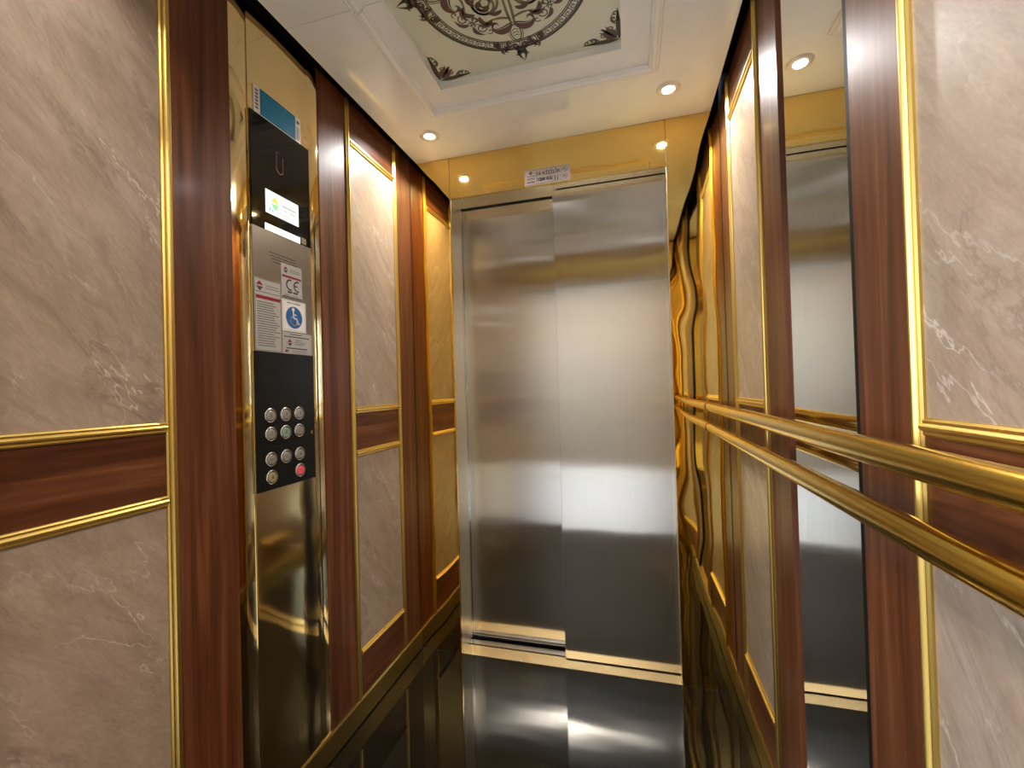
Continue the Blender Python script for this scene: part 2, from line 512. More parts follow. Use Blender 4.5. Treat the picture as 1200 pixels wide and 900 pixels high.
ceil_module(SEAM + 0.0012, CY1, SEAM + 0.0012, GY1)
ceil_module(CY0, SEAM - 0.0012, GY0, SEAM - 0.0012)

ART = thing('painted_ceiling_glass', 'pale green ceiling glass painted with brown scrollwork ring inside a white frame', 'ceiling art', ((GX0 + GX1) / 2, (GY0 + GY1) / 2, H))
CPROF = [(0, 0.0005), (0, -0.0035), (0.005, -0.0065), (0.009, -0.0050), (0.014, -0.0085), (0.024, -0.0095), (0.030, -0.0060), (0.033, -0.0065), (0.037, -0.0025), (0.037, 0.0005)]
def frame_half(pts):
    """pts: corner path with inward directions; mitred sweep."""
    bm = bmesh.new()
    loops = []
    for x, y, ix, iy in pts:
        loops.append([bm.verts.new((x + ix * t, y + iy * t, H + (h * 1.8 if h < 0 else h))) for t, h in CPROF])
    n = len(CPROF)
    for a, b in zip(loops, loops[1:]):
        for i in range(n):
            bm.faces.new((a[i], a[(i + 1) % n], b[(i + 1) % n], b[i]))
    bm.faces.new(loops[0]); bm.faces.new(loops[-1][::-1])
    obj('frame_moulding', bm, M_FRAME, ART, 30)
g = 0.003
frame_half([(FX0, SEAM + g, 1, 0), (FX0, FY1, 1, -1), (FX1, FY1, -1, -1), (FX1, SEAM + g, -1, 0)])
frame_half([(FX0, SEAM - g, 1, 0), (FX0, FY0, 1, 1), (FX1, FY0, -1, 1), (FX1, SEAM - g, -1, 0)])
obj('glass_pane', boxes((GX0 - 0.004, GX1 + 0.004, GY0 - 0.004, GY1 + 0.004, H + 0.0205, H + 0.026)), M_ARTGLASS, ART)
obj('glass_lip', boxes((GX0, GX1, GY1 - 0.004, GY1 - 0.0002, H - 0.0040, H + 0.0200), (GX0, GX1, GY0 + 0.0002, GY0 + 0.004, H - 0.0015, H + 0.0200)), M_FRAME, ART)

# painted scrollwork, thin print on the pane
OC = Vector((-0.3115, 1.107))
OZ = H + 0.0201
R_IN, R_OUT = 0.214, 0.252
def ribbon(bm, pts, widths, xf):
    pts = [Vector(p) for p in pts]
    prev = None
    for i, p in enumerate(pts):
        d = pts[min(i + 1, len(pts) - 1)] - pts[max(i - 1, 0)]
        if d.length < 1e-9: continue
        nrm = Vector((-d.y, d.x)).normalized()
        w = widths[i] if hasattr(widths, '__len__') else widths
        a, b = xf(p + nrm * w / 2), xf(p - nrm * w / 2)
        cur = (bm.verts.new((a.x, a.y, OZ)), bm.verts.new((b.x, b.y, OZ)))
        if prev: bm.faces.new((prev[0], prev[1], cur[1], cur[0]))
        prev = cur
def spiral(cx, cy, r0, a0, turns, sgn, n=30, shrink=0.12):
    return [(cx + r0 * (1 - (1 - shrink) * i / n) * math.cos(a0 + sgn * 2 * math.pi * turns * i / n),
             cy + r0 * (1 - (1 - shrink) * i / n) * math.sin(a0 + sgn * 2 * math.pi * turns * i / n)) for i in range(n + 1)]
def bez(p0, p1, p2, p3, n=14):
    p0, p1, p2, p3 = map(Vector, (p0, p1, p2, p3))
    return [((1 - t) ** 3) * p0 + 3 * t * (1 - t) ** 2 * p1 + 3 * t * t * (1 - t) * p2 + t ** 3 * p3 for t in [i / n for i in range(n + 1)]]
def leafw(n, w): return [w * (math.sin(math.pi * min(1, (i / n) ** 0.7)) * 0.92 + 0.08) for i in range(n + 1)]
dark, red, olive = bmesh.new(), bmesh.new(), bmesh.new()
def ringline(r, w, n=96):
    ribbon(dark, [(r * math.cos(2 * math.pi * i / n), r * math.sin(2 * math.pi * i / n)) for i in range(n + 1)], w, lambda p: OC + p)
ringline(R_OUT - 0.0035, 0.009); ringline(R_IN + 0.002, 0.0035); ringline(R_OUT - 0.0095, 0.0018); ringline(R_IN + 0.0065, 0.0015)
NK = 52
for k in range(NK):        # meander units round the ring
    th0 = 2 * math.pi * k / NK
    du = 2 * math.pi / NK
    r0, r1 = R_IN + 0.0085, R_OUT - 0.0115
    def pol(u, v): 
        t = th0 + u * du; r = r0 + v * (r1 - r0)
        return Vector((r * math.cos(t), r * math.sin(t)))
    key = [(0.0, 0.0), (0.0, 1.0), (0.78, 1.0), (0.78, 0.32), (0.36, 0.32), (0.36, 0.62), (0.55, 0.62)]
    for (a, b), (c, d) in zip(key, key[1:]):
        ribbon(dark, [pol(a, b), pol((a + c) / 2, (b + d) / 2), pol(c, d)], 0.0028, lambda p: OC + p)
    ribbon(dark, [pol(0.0, 0.0), pol(1.0, 0.0)], 0.0028, lambda p: OC + p)
def motif(rot):
    c, s = math.cos(rot), math.sin(rot)
    for m in (1, -1):
        xf = lambda p, m=m: OC + Vector((m * p.x * c - p.y * s, m * p.x * s + p.y * c))
        R = lambda bm, pts, w: ribbon(bm, pts, w, xf)
        # cup between the ring and the scrolls
        R(dark, [(0.016 * math.sin(t), 0.186 + 0.030 * math.cos(t)) for t in [math.pi * i / 12 for i in range(13)]], 0.0035)
        R(olive, [(0.022 * math.sin(t), 0.186 + 0.038 * math.cos(t)) for t in [math.pi * i / 12 for i in range(13)]], 0.0028)
        for q in range(3):
            R(dark, [(0, 0.170 + q * 0.012), (0.010, 0.178 + q * 0.010)], 0.0026)
        # big acanthus pair
        b = bez((0.004, 0.152), (0.030, 0.186), (0.062, 0.172), (0.066, 0.146)); R(red, b, leafw(14, 0.022))
        b = bez((0.062, 0.150), (0.066, 0.132), (0.046, 0.132), (0.044, 0.146)); R(red, b, leafw(14, 0.010))
        b = bez((0.002, 0.146), (0.022, 0.150), (0.040, 0.166), (0.060, 0.152)); R(dark, b, leafw(14, 0.005))
        # stem and tendrils
        R(olive, bez((0.003, 0.165), (0.008, 0.12), (0.012, 0.08), (0.002, 0.0)), leafw(14, 0.008))
        R(olive, bez((0.004, 0.135), (0.020, 0.120), (0.050, 0.118), (0.082, 0.126)), leafw(14, 0.008))
        R(red, bez((0.056, 0.122), (0.074, 0.142), (0.092, 0.140), (0.104, 0.122)), leafw(14, 0.015))
        R(dark, spiral(0.104, 0.110, 0.014, 1.4, 1.1, -1, 20), 0.0035)
        R(dark, spiral(0.120, 0.126, 0.008, 2.5, 0.8, 1, 14), 0.003)
        R(olive, spiral(0.062, 0.066, 0.046, -2.4, 1.7, 1, 44), [0.0085 - 0.004 * i / 44 for i in range(45)])
        R(red, bez((0.020, 0.096), (0.036, 0.112), (0.058, 0.104), (0.062, 0.088)), leafw(14, 0.014))
        R(red, bez((0.052, 0.070), (0.060, 0.090), (0.082, 0.088), (0.086, 0.070)), leafw(14, 0.014))
        R(red, bez((0.100, 0.090), (0.122, 0.094), (0.134, 0.080), (0.130, 0.062)), leafw(14, 0.015))
        R(dark, spiral(0.140, 0.096, 0.016, -1.2, 1.2, 1, 22), 0.0036)
        R(dark, spiral(0.158, 0.074, 0.011, 1.0, 0.9, -1, 16), 0.0034)
        R(red, bez((0.128, 0.118), (0.148, 0.124), (0.160, 0.112), (0.166, 0.092)), leafw(14, 0.013))
        R(olive, bez((0.012, 0.050), (0.030, 0.030), (0.050, 0.034), (0.070, 0.046)), leafw(14, 0.007))
        R(red, bez((0.030, 0.034), (0.040, 0.052), (0.056, 0.052), (0.064, 0.040)), leafw(14, 0.010))
        # tassel sitting over the ring
        for q in range(7):
            a = 0.22 * q
            cx, cy = 0.075 * math.sin(a), 0.243 - 0.016 * (math.sin(a) ** 2) + 0.016 * math.cos(q * 1.7)
            R(dark, spiral(cx, cy, 0.0135 - 0.0008 * q, q * 1.3, 1.1, 1 if q % 2 else -1, 16), 0.0052)
            R(olive, bez((cx, cy - 0.010), (cx + 0.008, cy), (cx + 0.004, cy + 0.012), (cx - 0.004, cy + 0.016), 8), leafw(8, 0.008))
            R(red, bez((cx - 0.006, cy - 0.012), (cx + 0.004, cy - 0.014), (cx + 0.010, cy - 0.004), (cx + 0.006, cy + 0.004), 8), leafw(8, 0.006))
        R(dark, bez((0.0, 0.255), (0.016, 0.262), (0.014, 0.280), (0.0, 0.306)), leafw(14, 0.011))
        R(dark, spiral(0.012, 0.268, 0.011, 0.5, 1.1, 1, 16), 0.004)
    # corner spray on the diagonal
    xf0 = lambda p: OC + Vector((p.x * c - p.y * s, p.x * s + p.y * c))
    R0 = lambda bm, pts, w: ribbon(bm, pts, w, xf0)
    K = 0.308
    for sw in (0, 1):
        f = (lambda pts: [(-p[0], p[1]) for p in pts]) if sw == 0 else (lambda pts: [(-p[1], p[0]) for p in pts])
        R0(dark, f(bez((K, K), (K - 0.045, K + 0.004), (K - 0.075, K - 0.004), (K - 0.118, K - 0.002))), leafw(14, 0.016))
        R0(olive, f(spiral(K - 0.046, K - 0.024, 0.020, 2.2, 1.3, -1, 24)), 0.0060)
        R0(dark, f(spiral(K - 0.082, K - 0.015, 0.013, 2.2, 1.2, -1, 20)), 0.0050)
        R0(red, f(bez((K - 0.010, K - 0.010), (K - 0.034, K - 0.006), (K - 0.040, K - 0.034), (K - 0.060, K - 0.040))), leafw(14, 0.016))
        R0(dark, f(bez((K - 0.006, K - 0.006), (K - 0.020, K - 0.030), (K - 0.040, K - 0.036), (K - 0.052, K - 0.056))), leafw(14, 0.013))
        R0(dark, f(spiral(K - 0.100, K - 0.010, 0.010, 1.0, 1.0, 1, 16)), 0.0045)
        R0(olive, f(bez((K - 0.06, K - 0.004), (K - 0.07, K - 0.02), (K - 0.085, K - 0.026), (K - 0.105, K - 0.016))), leafw(14, 0.009))
for q in range(4): motif(q * math.pi / 2)
for bm_, m_ in ((dark, M_ORN_DARK), (red, M_ORN_RED), (olive, M_ORN_OLIVE)):
    for v in bm_.verts: v.co.z += {id(dark): 0.0, id(red): -0.0001, id(olive): 0.0001}[id(bm_)]
    o_ = obj('painted_scrollwork', bm_, m_, ART, None, None, 'stuff')

# ------------------------------------------------------------------ downlights
def downlight(x, y, label, spread=150):
    t = thing('downlight', label, 'light', (x, y, H), 'recessed ceiling downlights')
    bm = bmesh.new()
    prof = [(0.0215, -0.0015), (0.0235, -0.0050), (0.030, -0.0062), (0.038, -0.0045), (0.0425, -0.0005), (0.0425, 0.0005), (0.0215, 0.0005)]
    n = 36
    rings = [[bm.verts.new((x + r * math.cos(2 * math.pi * k / n), y + r * math.sin(2 * math.pi * k / n), H + h)) for k in range(n)] for r, h in prof]
    for a, b in zip(rings, rings[1:] + rings[:1]):
        for k in range(n): bm.faces.new((a[k], a[(k + 1) % n], b[(k + 1) % n], b[k]))
    obj('downlight_rim', bm, M_RIM, t, 40)
    bm = bmesh.new()
    lathe(bm, [(0.0212, 0.0008), (0.0212, -0.0025), (0.016, -0.0042), (0.006, -0.0050)], (x, y, H), 'z', 28)
    obj('downlight_lens', bm, M_LENS, t, 60)
    area('downlight_beam', (x, y, H - 0.0065), (0, 0, 0), 0.040, LAMP_W * (1.0 if spread > 120 else 0.26), (1.0, 0.985, 0.965), 'DISK', None, math.radians(spread), t)
downlight(-0.7940, 1.6760, 'lit chrome downlight above the front left corner by the gold transom')
downlight(0.1640, 1.6790, 'lit chrome downlight above the front right corner by the gold transom')
downlight(-0.7940, 0.4800, 'lit downlight at the rear left of the ceiling, near the entrance', 105)
downlight(0.1640, 0.4800, 'lit downlight at the rear right of the ceiling, near the entrance', 105)

# ------------------------------------------------------------------ control panel on the left wall
CP = thing('control_panel', 'gold mirrored lift control panel with black display, stickers and round buttons', 'control panel', (-WL, 1.066, 0.0))
def px(d): return -WL + d
def cpart(nm, y0, y1, z0, z1, d0, d1, mat, bev=0.0008, parent=CP, label=None):
    bm = boxes((px(d0), px(d1), y0, y1, z0, z1))
    if bev: bmesh.ops.bevel(bm, geom=bm.edges[:], offset=bev, segments=2, affect='EDGES')
    return obj(nm, bm, mat, parent, 40 if bev else None, label)
def csheet(nm, y0, y1, z0, z1, d1, bow):
    """sheet-metal strip, slightly bowed, as a fine grid"""
    bm = bmesh.new()
    ny, nz = 14, 40
    gr = [[bm.verts.new((px(d1 + bow * math.sin(math.pi * i / ny)), y0 + (y1 - y0) * i / ny, z0 + (z1 - z0) * j / nz)) for j in range(nz + 1)] for i in range(ny + 1)]
    bk = [bm.verts.new((px(-0.012), y, z)) for y, z in ((y0, z0), (y1, z0), (y1, z1), (y0, z1))]
    for i in range(ny):
        for j in range(nz): bm.faces.new((gr[i][j], gr[i + 1][j], gr[i + 1][j + 1], gr[i][j + 1]))
    bm.faces.new(bk)
    bm.faces.new([gr[i][0] for i in range(ny + 1)] + [bk[1], bk[0]])
    bm.faces.new([gr[i][nz] for i in range(ny, -1, -1)] + [bk[3], bk[2]])
    bm.faces.new([gr[0][j] for j in range(nz, -1, -1)] + [bk[0], bk[3]])
    bm.faces.new([gr[ny][j] for j in range(nz + 1)] + [bk[2], bk[1]])
    return obj(nm, bm, M_GOLD_COP, CP, 30)
csheet('gold_side_strip', GAP_L[0] + 0.001, 0.9525, 0.089, TOP - 0.012, -0.002, 0.0015)
csheet('gold_side_strip', 1.1830, GAP_L[1] - 0.001, 0.089, TOP - 0.012, -0.002, 0.0015)
csheet('gold_face_plate', 0.9535, 1.1820, 0.089, TOP - 0.012, 0.001, 0.002)
S0 = 0.0030    # faces of the inserts
disp = cpart('display_glass', 0.9550, 1.1815, 1.690, 2.0120, 0.0, 0.0055, M_GLASSBLK, 0.001)
cpart('display_screen', 1.0025, 1.1290, 1.7410, 1.8085, 0.005, 0.0062, M_SCREEN, 0, disp, 'lit white display screen')
cpart('emergency_lamp', 0.9990, 1.1340, 1.6905, 1.7090, 0.005, 0.0064, M_LAMPSTRIP, 0, disp, 'lit white lamp strip')
cpart('key_switch', 1.1400, 1.1600, 1.6930, 1.7120, 0.005, 0.0064, M_STEEL_SMALL, 0, disp)
def face_poly(nm, pts, d, mat, parent, thick=0.0003, label=None):
    """flat print on the panel: polygons given as (y, z) lists"""
    if len(pts) == 2 and nm != 'printed_border':
        return [face_poly(nm, [q], d, mat, parent, thick, label) for q in pts]
    bm = bmesh.new()
    for poly in pts:
        v = [bm.verts.new((px(d), y, z)) for y, z in poly]
        bm.faces.new(v)
    bmesh.ops.triangulate(bm, faces=bm.faces[:])
    bmesh.ops.recalc_face_normals(bm, faces=bm.faces)
    for f in bm.faces:
        if f.normal.x < 0: f.normal_flip()
    me = bpy.data.meshes.new(nm); bm.to_mesh(me); bm.free(); me.materials.append(mat)
    o = bpy.data.objects.new(nm, me); COL.objects.link(o)
    o.parent = parent; o.location = -wloc(parent)
    if label: o['label'] = label
    if nm in ('printed_lines', 'display_caption', 'printed_emblem', 'speaker_slot') and len(pts) > 2: o['kind'] = 'stuff'
    return o
def rect(y0, y1, z0, z1): return [(y0, z0), (y1, z0), (y1, z1), (y0, z1)]
def disc(cy, cz, r, n=28): return [(cy + r * math.cos(2 * math.pi * k / n), cz + r * math.sin(2 * math.pi * k / n)) for k in range(n)]
def stroke(pts, w):
    out = []
    for (a, b), (c, d) in zip(pts, pts[1:]):
        L = math.hypot(c - a, d - b) or 1e-9
        nx, ny = -(d - b) / L * w / 2, (c - a) / L * w / 2
        ex, ey = (c - a) / L * w * 0.25, (d - b) / L * w * 0.25
        out.append([(a + nx - ex, b + ny - ey), (c + nx + ex, d + ny + ey), (c - nx + ex, d - ny + ey), (a - nx - ex, b - ny - ey)])
    return out
def arc(cy, cz, r, a0, a1, n=16): return [(cy + r * math.cos(math.radians(a0 + (a1 - a0) * i / n)), cz + r * math.sin(math.radians(a0 + (a1 - a0) * i / n))) for i in range(n + 1)]
# display picture
DS = 0.00635
face_poly('display_logo', [[(1.021, 1.778), (1.052, 1.778), (1.0365, 1.797)]], DS, M_SCR_OR, disp)
face_poly('display_logo', [[(1.021, 1.774), (1.052, 1.774), (1.0365, 1.755)]], DS, M_SCR_GR, disp)
face_poly('display_logo', [rect(1.014, 1.021, 1.748, 1.760), rect(1.024, 1.030, 1.748, 1.757)], DS, M_SCR_BL, disp)
face_poly('display_caption', [rect(1.062, 1.119, 1.7775, 1.7845), rect(1.070, 1.083, 1.766, 1.7715), rect(1.092, 1.115, 1.766, 1.7715), rect(1.046, 1.092, 1.7515, 1.7545)], DS, M_SCR_GY, disp)
face_poly('display_mark', [rect(1.045, 1.0465, 1.885, 1.935), rect(1.070, 1.0715, 1.880, 1.928)] + stroke([(1.045, 1.935), (1.058, 1.936)], 0.0015) + stroke([(1.045, 1.884), (1.058, 1.873), (1.071, 1.880)], 0.0025), 0.0057, M_INK_RED, disp)

mid = cpart('steel_plate', 0.9550, 1.1815, 1.3400, 1.6895, 0.0, 0.0050, M_STEEL_SMALL, 0.0008)
face_poly('speaker_slot', [rect(1.012 + 0.004 * k, 1.112 + 0.004 * k, 1.6280 - 0.0085 * k, 1.6305 - 0.0085 * k) for k in range(4)], 0.00515, M_INK, mid)
lower = cpart('button_plate', 0.9550, 1.1815, 0.9480, 1.3395, 0.0, 0.0050, M_PANELBLK, 0.0008)
face_poly('plate_joint', [rect(0.975, 1.165, 1.258, 1.2595), rect(0.975, 1.165, 1.068, 1.0695)], 0.00512, M_BLACK, lower)
cpart('pilot_lamp', 1.1645, 1.1700, 1.090, 1.100, 0.004, 0.0056, M_GOLD, 0, lower)

# stickers
def sticker(nm, y0, y1, z0, z1, mat, label, d=0.0052):
    return cpart(nm, y0, y1, z0, z1, d - 0.001, d + 0.0004, mat, 0, CP, label)
s1 = sticker('notice_sticker', 0.9700, 1.1480, 2.0120, 2.0905, M_LABEL_W, 'blue instruction sticker with white printed ends', 0.0038)
face_poly('blue_field', [rect(0.9915, 1.1270, 2.0145, 2.0895)], 0.00435, M_BLUE, s1)
face_poly('printed_lines', [rect(1.000, 1.000 + 0.118 * random.uniform(0.75, 1), 2.022 + 0.0082 * k, 2.0245 + 0.0082 * k) for k in range(8)], 0.0045, M_BLUE_LT, s1)
face_poly('printed_emblem', [rect(0.975, 0.986, 2.024 + 0.010 * k, 2.030 + 0.010 * k) for k in range(6)] + [rect(1.132, 1.136, 2.02, 2.062), rect(1.139, 1.142, 2.02, 2.060)], 0.0045, M_INK_GY, s1)
face_poly('printed_emblem', [disc(1.1375, 2.0755, 0.006, 12)], 0.0045, M_INK, s1)

def diamond(cy, cz, r, par, d):
    face_poly('printed_emblem', [[(cy - r, cz + 0.15 * r), (cy + r, cz + 0.15 * r), (cy, cz + 1.15 * r)]], d, M_INK_RED, par)
    face_poly('printed_emblem', [[(cy - r, cz - 0.15 * r), (cy + r, cz - 0.15 * r), (cy, cz - 1.15 * r)]], d, M_INK, par)
s2 = sticker('data_sticker', 0.9580, 1.0515, 1.3420, 1.5450, M_LABEL, 'long silver data sticker with red heading and lines of print')
diamond(0.9755, 1.5240, 0.0125, s2, 0.0057)
face_poly('printed_heading', [rect(0.962, 1.049, 1.4880, 1.4975)], 0.0057, M_INK_RED, s2)
ln = [rect(0.996, 1.043, 1.5265, 1.5285), rect(0.994, 1.047, 1.519, 1.521), rect(0.962, 1.047, 1.5065, 1.5085)]
for k in range(19):
    z = 1.4790 - 0.0068 * k
    ln.append(rect(0.966, 0.966 + 0.080 * random.uniform(0.7, 1.0), z - 0.0013, z + 0.0013))
face_poly('printed_lines', ln, 0.0057, M_INK_GY, s2)
face_poly('printed_border', stroke([(0.9600, 1.3440), (1.0495, 1.3440), (1.0495, 1.5430), (0.9600, 1.5430), (0.9600, 1.3440)], 0.0012), 0.0057, M_INK_GY, s2)

s3 = sticker('conformity_sticker', 1.0545, 1.1375, 1.5090, 1.6110, M_LABEL, 'silver sticker with a large CE mark')
diamond(1.0720, 1.5925, 0.0090, s3, 0.0057)
face_poly('printed_heading', [rect(1.058, 1.134, 1.5700, 1.5765)], 0.0057, M_INK_RED, s3)
face_poly('ce_mark', stroke(arc(1.0895, 1.5495, 0.0150, 75, 285), 0.0045) + stroke(arc(1.1195, 1.5495, 0.0150, 75, 285), 0.0045) + stroke([(1.1050, 1.5495), (1.1180, 1.5495)], 0.0042), 0.0057, M_INK, s3)
face_poly('printed_lines', [rect(1.078, 1.097, 1.5250, 1.5305), rect(1.101, 1.120, 1.5250, 1.5305)], 0.0057, M_INK, s3)
face_poly('printed_lines', [rect(1.088, 1.128, 1.594, 1.596), rect(1.088, 1.130, 1.588, 1.590), rect(1.064, 1.086, 1.5190, 1.5206), rect(1.064, 1.086, 1.5155, 1.5170), rect(1.096, 1.128, 1.5175, 1.5190)], 0.0057, M_INK_GY, s3)
face_poly('printed_band', [rect(1.0575, 1.1345, 1.5100, 1.5142)], 0.0057, M_INK, s3)

s4 = sticker('access_sticker', 1.0550, 1.1510, 1.4085, 1.5035, M_LABEL_W, 'white sticker with a blue round wheelchair symbol', 0.0055)
face_poly('printed_border', stroke([(1.0585, 1.4130), (1.1470, 1.4130), (1.1470, 1.5000), (1.0585, 1.5000), (1.0585, 1.4130)], 0.0008), 0.0060, M_INK_GY, s4)
face_poly('printed_lines', [rect(1.0740, 1.0900, 1.4930, 1.4962), rect(1.0930, 1.0990, 1.4930, 1.4962), rect(1.1020, 1.1290, 1.4930, 1.4962)], 0.0060, M_INK_GY, s4)
face_poly('blue_disc', [disc(1.1020, 1.4520, 0.0335, 40)], 0.0060, M_SIGN_BLUE, s4)
face_poly('wheelchair_symbol', [disc(1.0985, 1.4760, 0.0058, 16)] + stroke([(1.0985, 1.4690), (1.0995, 1.4500), (1.1120, 1.4490), (1.1175, 1.4330), (1.1225, 1.4350)], 0.0052)
          + stroke([(1.0985, 1.4610), (1.1100, 1.4605)], 0.0036) + stroke(arc(1.1000, 1.4420, 0.0135, 125, 345, 20), 0.0040), 0.0062, M_LABEL_W, s4)

s5 = sticker('service_sticker', 1.0545, 1.1730, 1.3410, 1.4055, M_LABEL, 'silver service sticker with a small red and black diamond')
diamond(1.0825, 1.3740, 0.0095, s5, 0.0057)
face_poly('printed_lines', [rect(1.084, 1.132, 1.3985, 1.4005), rect(1.060, 1.164, 1.3905, 1.3935), rect(1.068, 1.155, 1.3555, 1.3590)], 0.0057, M_INK, s5)
face_poly('printed_lines', [rect(1.106, 1.130, 1.3815, 1.3835), rect(1.100, 1.146, 1.3750, 1.3770), rect(1.100, 1.140, 1.3690, 1.3710), rect(1.064, 1.078, 1.3445, 1.3520), rect(1.090, 1.160, 1.3490, 1.3505), rect(1.090, 1.150, 1.3445, 1.3460)], 0.0057, M_INK_GY, s5)
face_poly('printed_mark', [rect(1.0640, 1.0690, 1.3440, 1.3520)], 0.0058, M_INK_RED, s5)

def text_part(nm, body, size, mat, parent, to_world, offset=0.0, xscale=1.0):
    cu = bpy.data.curves.new(nm, 'FONT')
    cu.body = body; cu.size = size; cu.align_x = 'CENTER'; cu.align_y = 'CENTER'; cu.offset = offset; cu.resolution_u = 3
    to = bpy.data.objects.new(nm, cu); COL.objects.link(to)
    dg = bpy.context.evaluated_depsgraph_get(); dg.update()
    me = bpy.data.meshes.new_from_object(to.evaluated_get(dg))
    bpy.data.objects.remove(to); bpy.data.curves.remove(cu)
    for v in me.vertices: v.co = to_world(v.co.x * xscale, v.co.y)
    me.materials.clear(); me.materials.append(mat)
    me.name = nm
    o = bpy.data.objects.new(nm, me); COL.objects.link(o)
    o.parent = parent; o.location = -wloc(parent)
    return o

# push buttons
ROWS = [(1.1587, [(1.0031, '2', 's'), (1.0598, '3', 's'), (1.1140, '4', 's')]),
        (1.1062, [(1.0040, '-1', 's'), (1.0585, '0', 'g'), (1.1130, '1', 's')]),
        (1.0344, [(1.0030, '<|>', 's'), (1.0580, '>|<', 's'), (1.1126, 'o', 's')]),
        (0.9836, [(1.0040, '', 'y'), (1.1128, '', 'r')])]
for z, row in ROWS:
    for y, ch, kind in row:
        bm = bmesh.new()
        lathe(bm, [(0.0205, 0.004), (0.0205, 0.0068), (0.0190, 0.0082), (0.0168, 0.0078), (0.0162, 0.0050)], (-WL, y, z), 'x', 32)
        lab = {'s': None, 'g': 'green tinted button in a steel ring', 'y': 'yellowish alarm button', 'r': 'lit red button'}[kind]
        pb = obj('push_button', bm, M_BTN_RING, CP, 35, lab)
        pb.data.materials.append(M_BLACK); pb.data.polygons[len(pb.data.polygons) - 1].material_index = 1
        bm = bmesh.new()
        lathe(bm, [(0.0138, 0.0050), (0.0138, 0.0078), (0.0128, 0.0088), (0.004, 0.0089)], (-WL, y, z), 'x', 28)
        obj('button_cap', bm, {'s': M_BTN, 'g': M_BTN_G, 'y': M_BTN_Y, 'r': M_BTN_R}[kind], pb, 35)
        if kind == 'y':
            face_poly('bell_symbol', [[(y - 0.005, z - 0.004), (y + 0.005, z - 0.004), (y + 0.003, z + 0.004), (y, z + 0.006), (y - 0.003, z + 0.004)]], 0.0092, M_INK_GY, pb)
        elif kind == 's' and ch == 'o':
            face_poly('button_symbol', [disc(y, z, 0.004, 12)], 0.0092, M_INK_GY, pb)
        elif ch:
            text_part('button_symbol', ch, 0.017 if len(ch) < 3 else 0.011, M_INK, pb, lambda a, b, y=y, z=z: Vector((px(0.0092), y + a, z + b)))

# ------------------------------------------------------------------ mirror on the right wall
MR = thing('wall_mirror', 'tall narrow silvered mirror strip between wood stiles on the right wall', 'mirror', (WR, 1.026, 0.089))
bm = boxes((WR + 0.007, WR + 0.011, GAP_R[0] + 0.0008, GAP_R[1] - 0.0008, 0.089, TOP))
obj('mirror_glass', bm, M_MIRROR, MR)
obj('mirror_backing', boxes((WR + 0.0112, WR + 0.0128, GAP_R[0] + 0.001, GAP_R[1] - 0.001, 0.09, TOP - 0.001)), M_BLACK, MR)
obj('painted_stile_reflection', boxes((WR + 0.0005, WR + 0.0069, GAP_R[0] + 0.0002, GAP_R[0] + 0.0125, 0.089, TOP)), M_STILE_REFLECT, MR, label='dark strip painted in for the stile edge reflected in the mirror')  # dark reflection of the stile edge, put in as a solid strip

# ------------------------------------------------------------------ handrails
def handrail(z, zb, r, label):
    t = thing('handrail', label, 'handrail', (0.300, 0.345, z), 'gold handrails along the right wall')
    X = 0.300
    bm = bmesh.new()
    y0, y1 = 0.345, D - 0.012
    tube(bm, [(X, y0, z), (X, y0 + 0.3, z), (X, 1.2, z), (X, y1 - 0.010, z), (X, y1 - 0.0101, z)], r, 32)
    obj('rail_tube', bm, M_RAIL, t, 50)
    for yy in (y0, y1 - 0.006):
        bm = bmesh.new()
        lathe(bm, [(r * 0.70, -0.004), (r * 1.0, -0.001), (r * 1.0, 0.003), (r * 0.7, 0.006)], (X, yy, z), 'y', 28)
        obj('end_cap', bm, M_RAIL, t, 50)
    for yy in (0.56, 1.550):
        bm = bmesh.new()
        tube(bm, [(X, yy, z - 0.002), (0.34, yy, 0.5 * (z + zb)), (WR + 0.001, yy, zb)], 0.006, 14)
        lathe(bm, [(0.013, -0.0045), (0.013, 0.0005)], (WR, yy, zb), 'x', 20)
        obj('wall_bracket', bm, M_RAIL, t, 40)
handrail(1.1222, 1.108, 0.0184, 'upper gold tube handrail along the right wall')
handrail(1.0405, 1.012, 0.0184, 'lower gold tube handrail along the right wall')

# ------------------------------------------------------------------ capacity sign on the door lintel
SG = thing('capacity_sign', 'small white capacity sign reading 16 KİŞİLİK on the gold lintel', 'sign', (-0.3280, D, 2.112))
SX0, SX1, SZ0, SZ1 = -0.4290, -0.2270, 2.1135, 2.1830
bm = boxes((SX0, SX1, D - 0.0016, D - 0.0001, SZ0, SZ1))
obj('sign_plate', bm, plain('sign_plate_white', (0.66, 0.60, 0.60), 0.4), SG)
def sign_poly(nm, polys, mat, dy=0.0018):
    bm = bmesh.new()
    for poly in polys:
        bm.faces.new([bm.verts.new((x, D - dy, z)) for x, z in poly])
    for f in bm.faces:
        f.normal_update()
        if f.normal.y > 0: f.normal_flip()
    me = bpy.data.meshes.new(nm); bm.to_mesh(me); bm.free(); me.materials.append(mat)
    o = bpy.data.objects.new(nm, me); COL.objects.link(o); o.parent = SG; o.location = -wloc(SG)
    if nm == 'sign_print' and len(polys) > 2: o['kind'] = 'stuff'
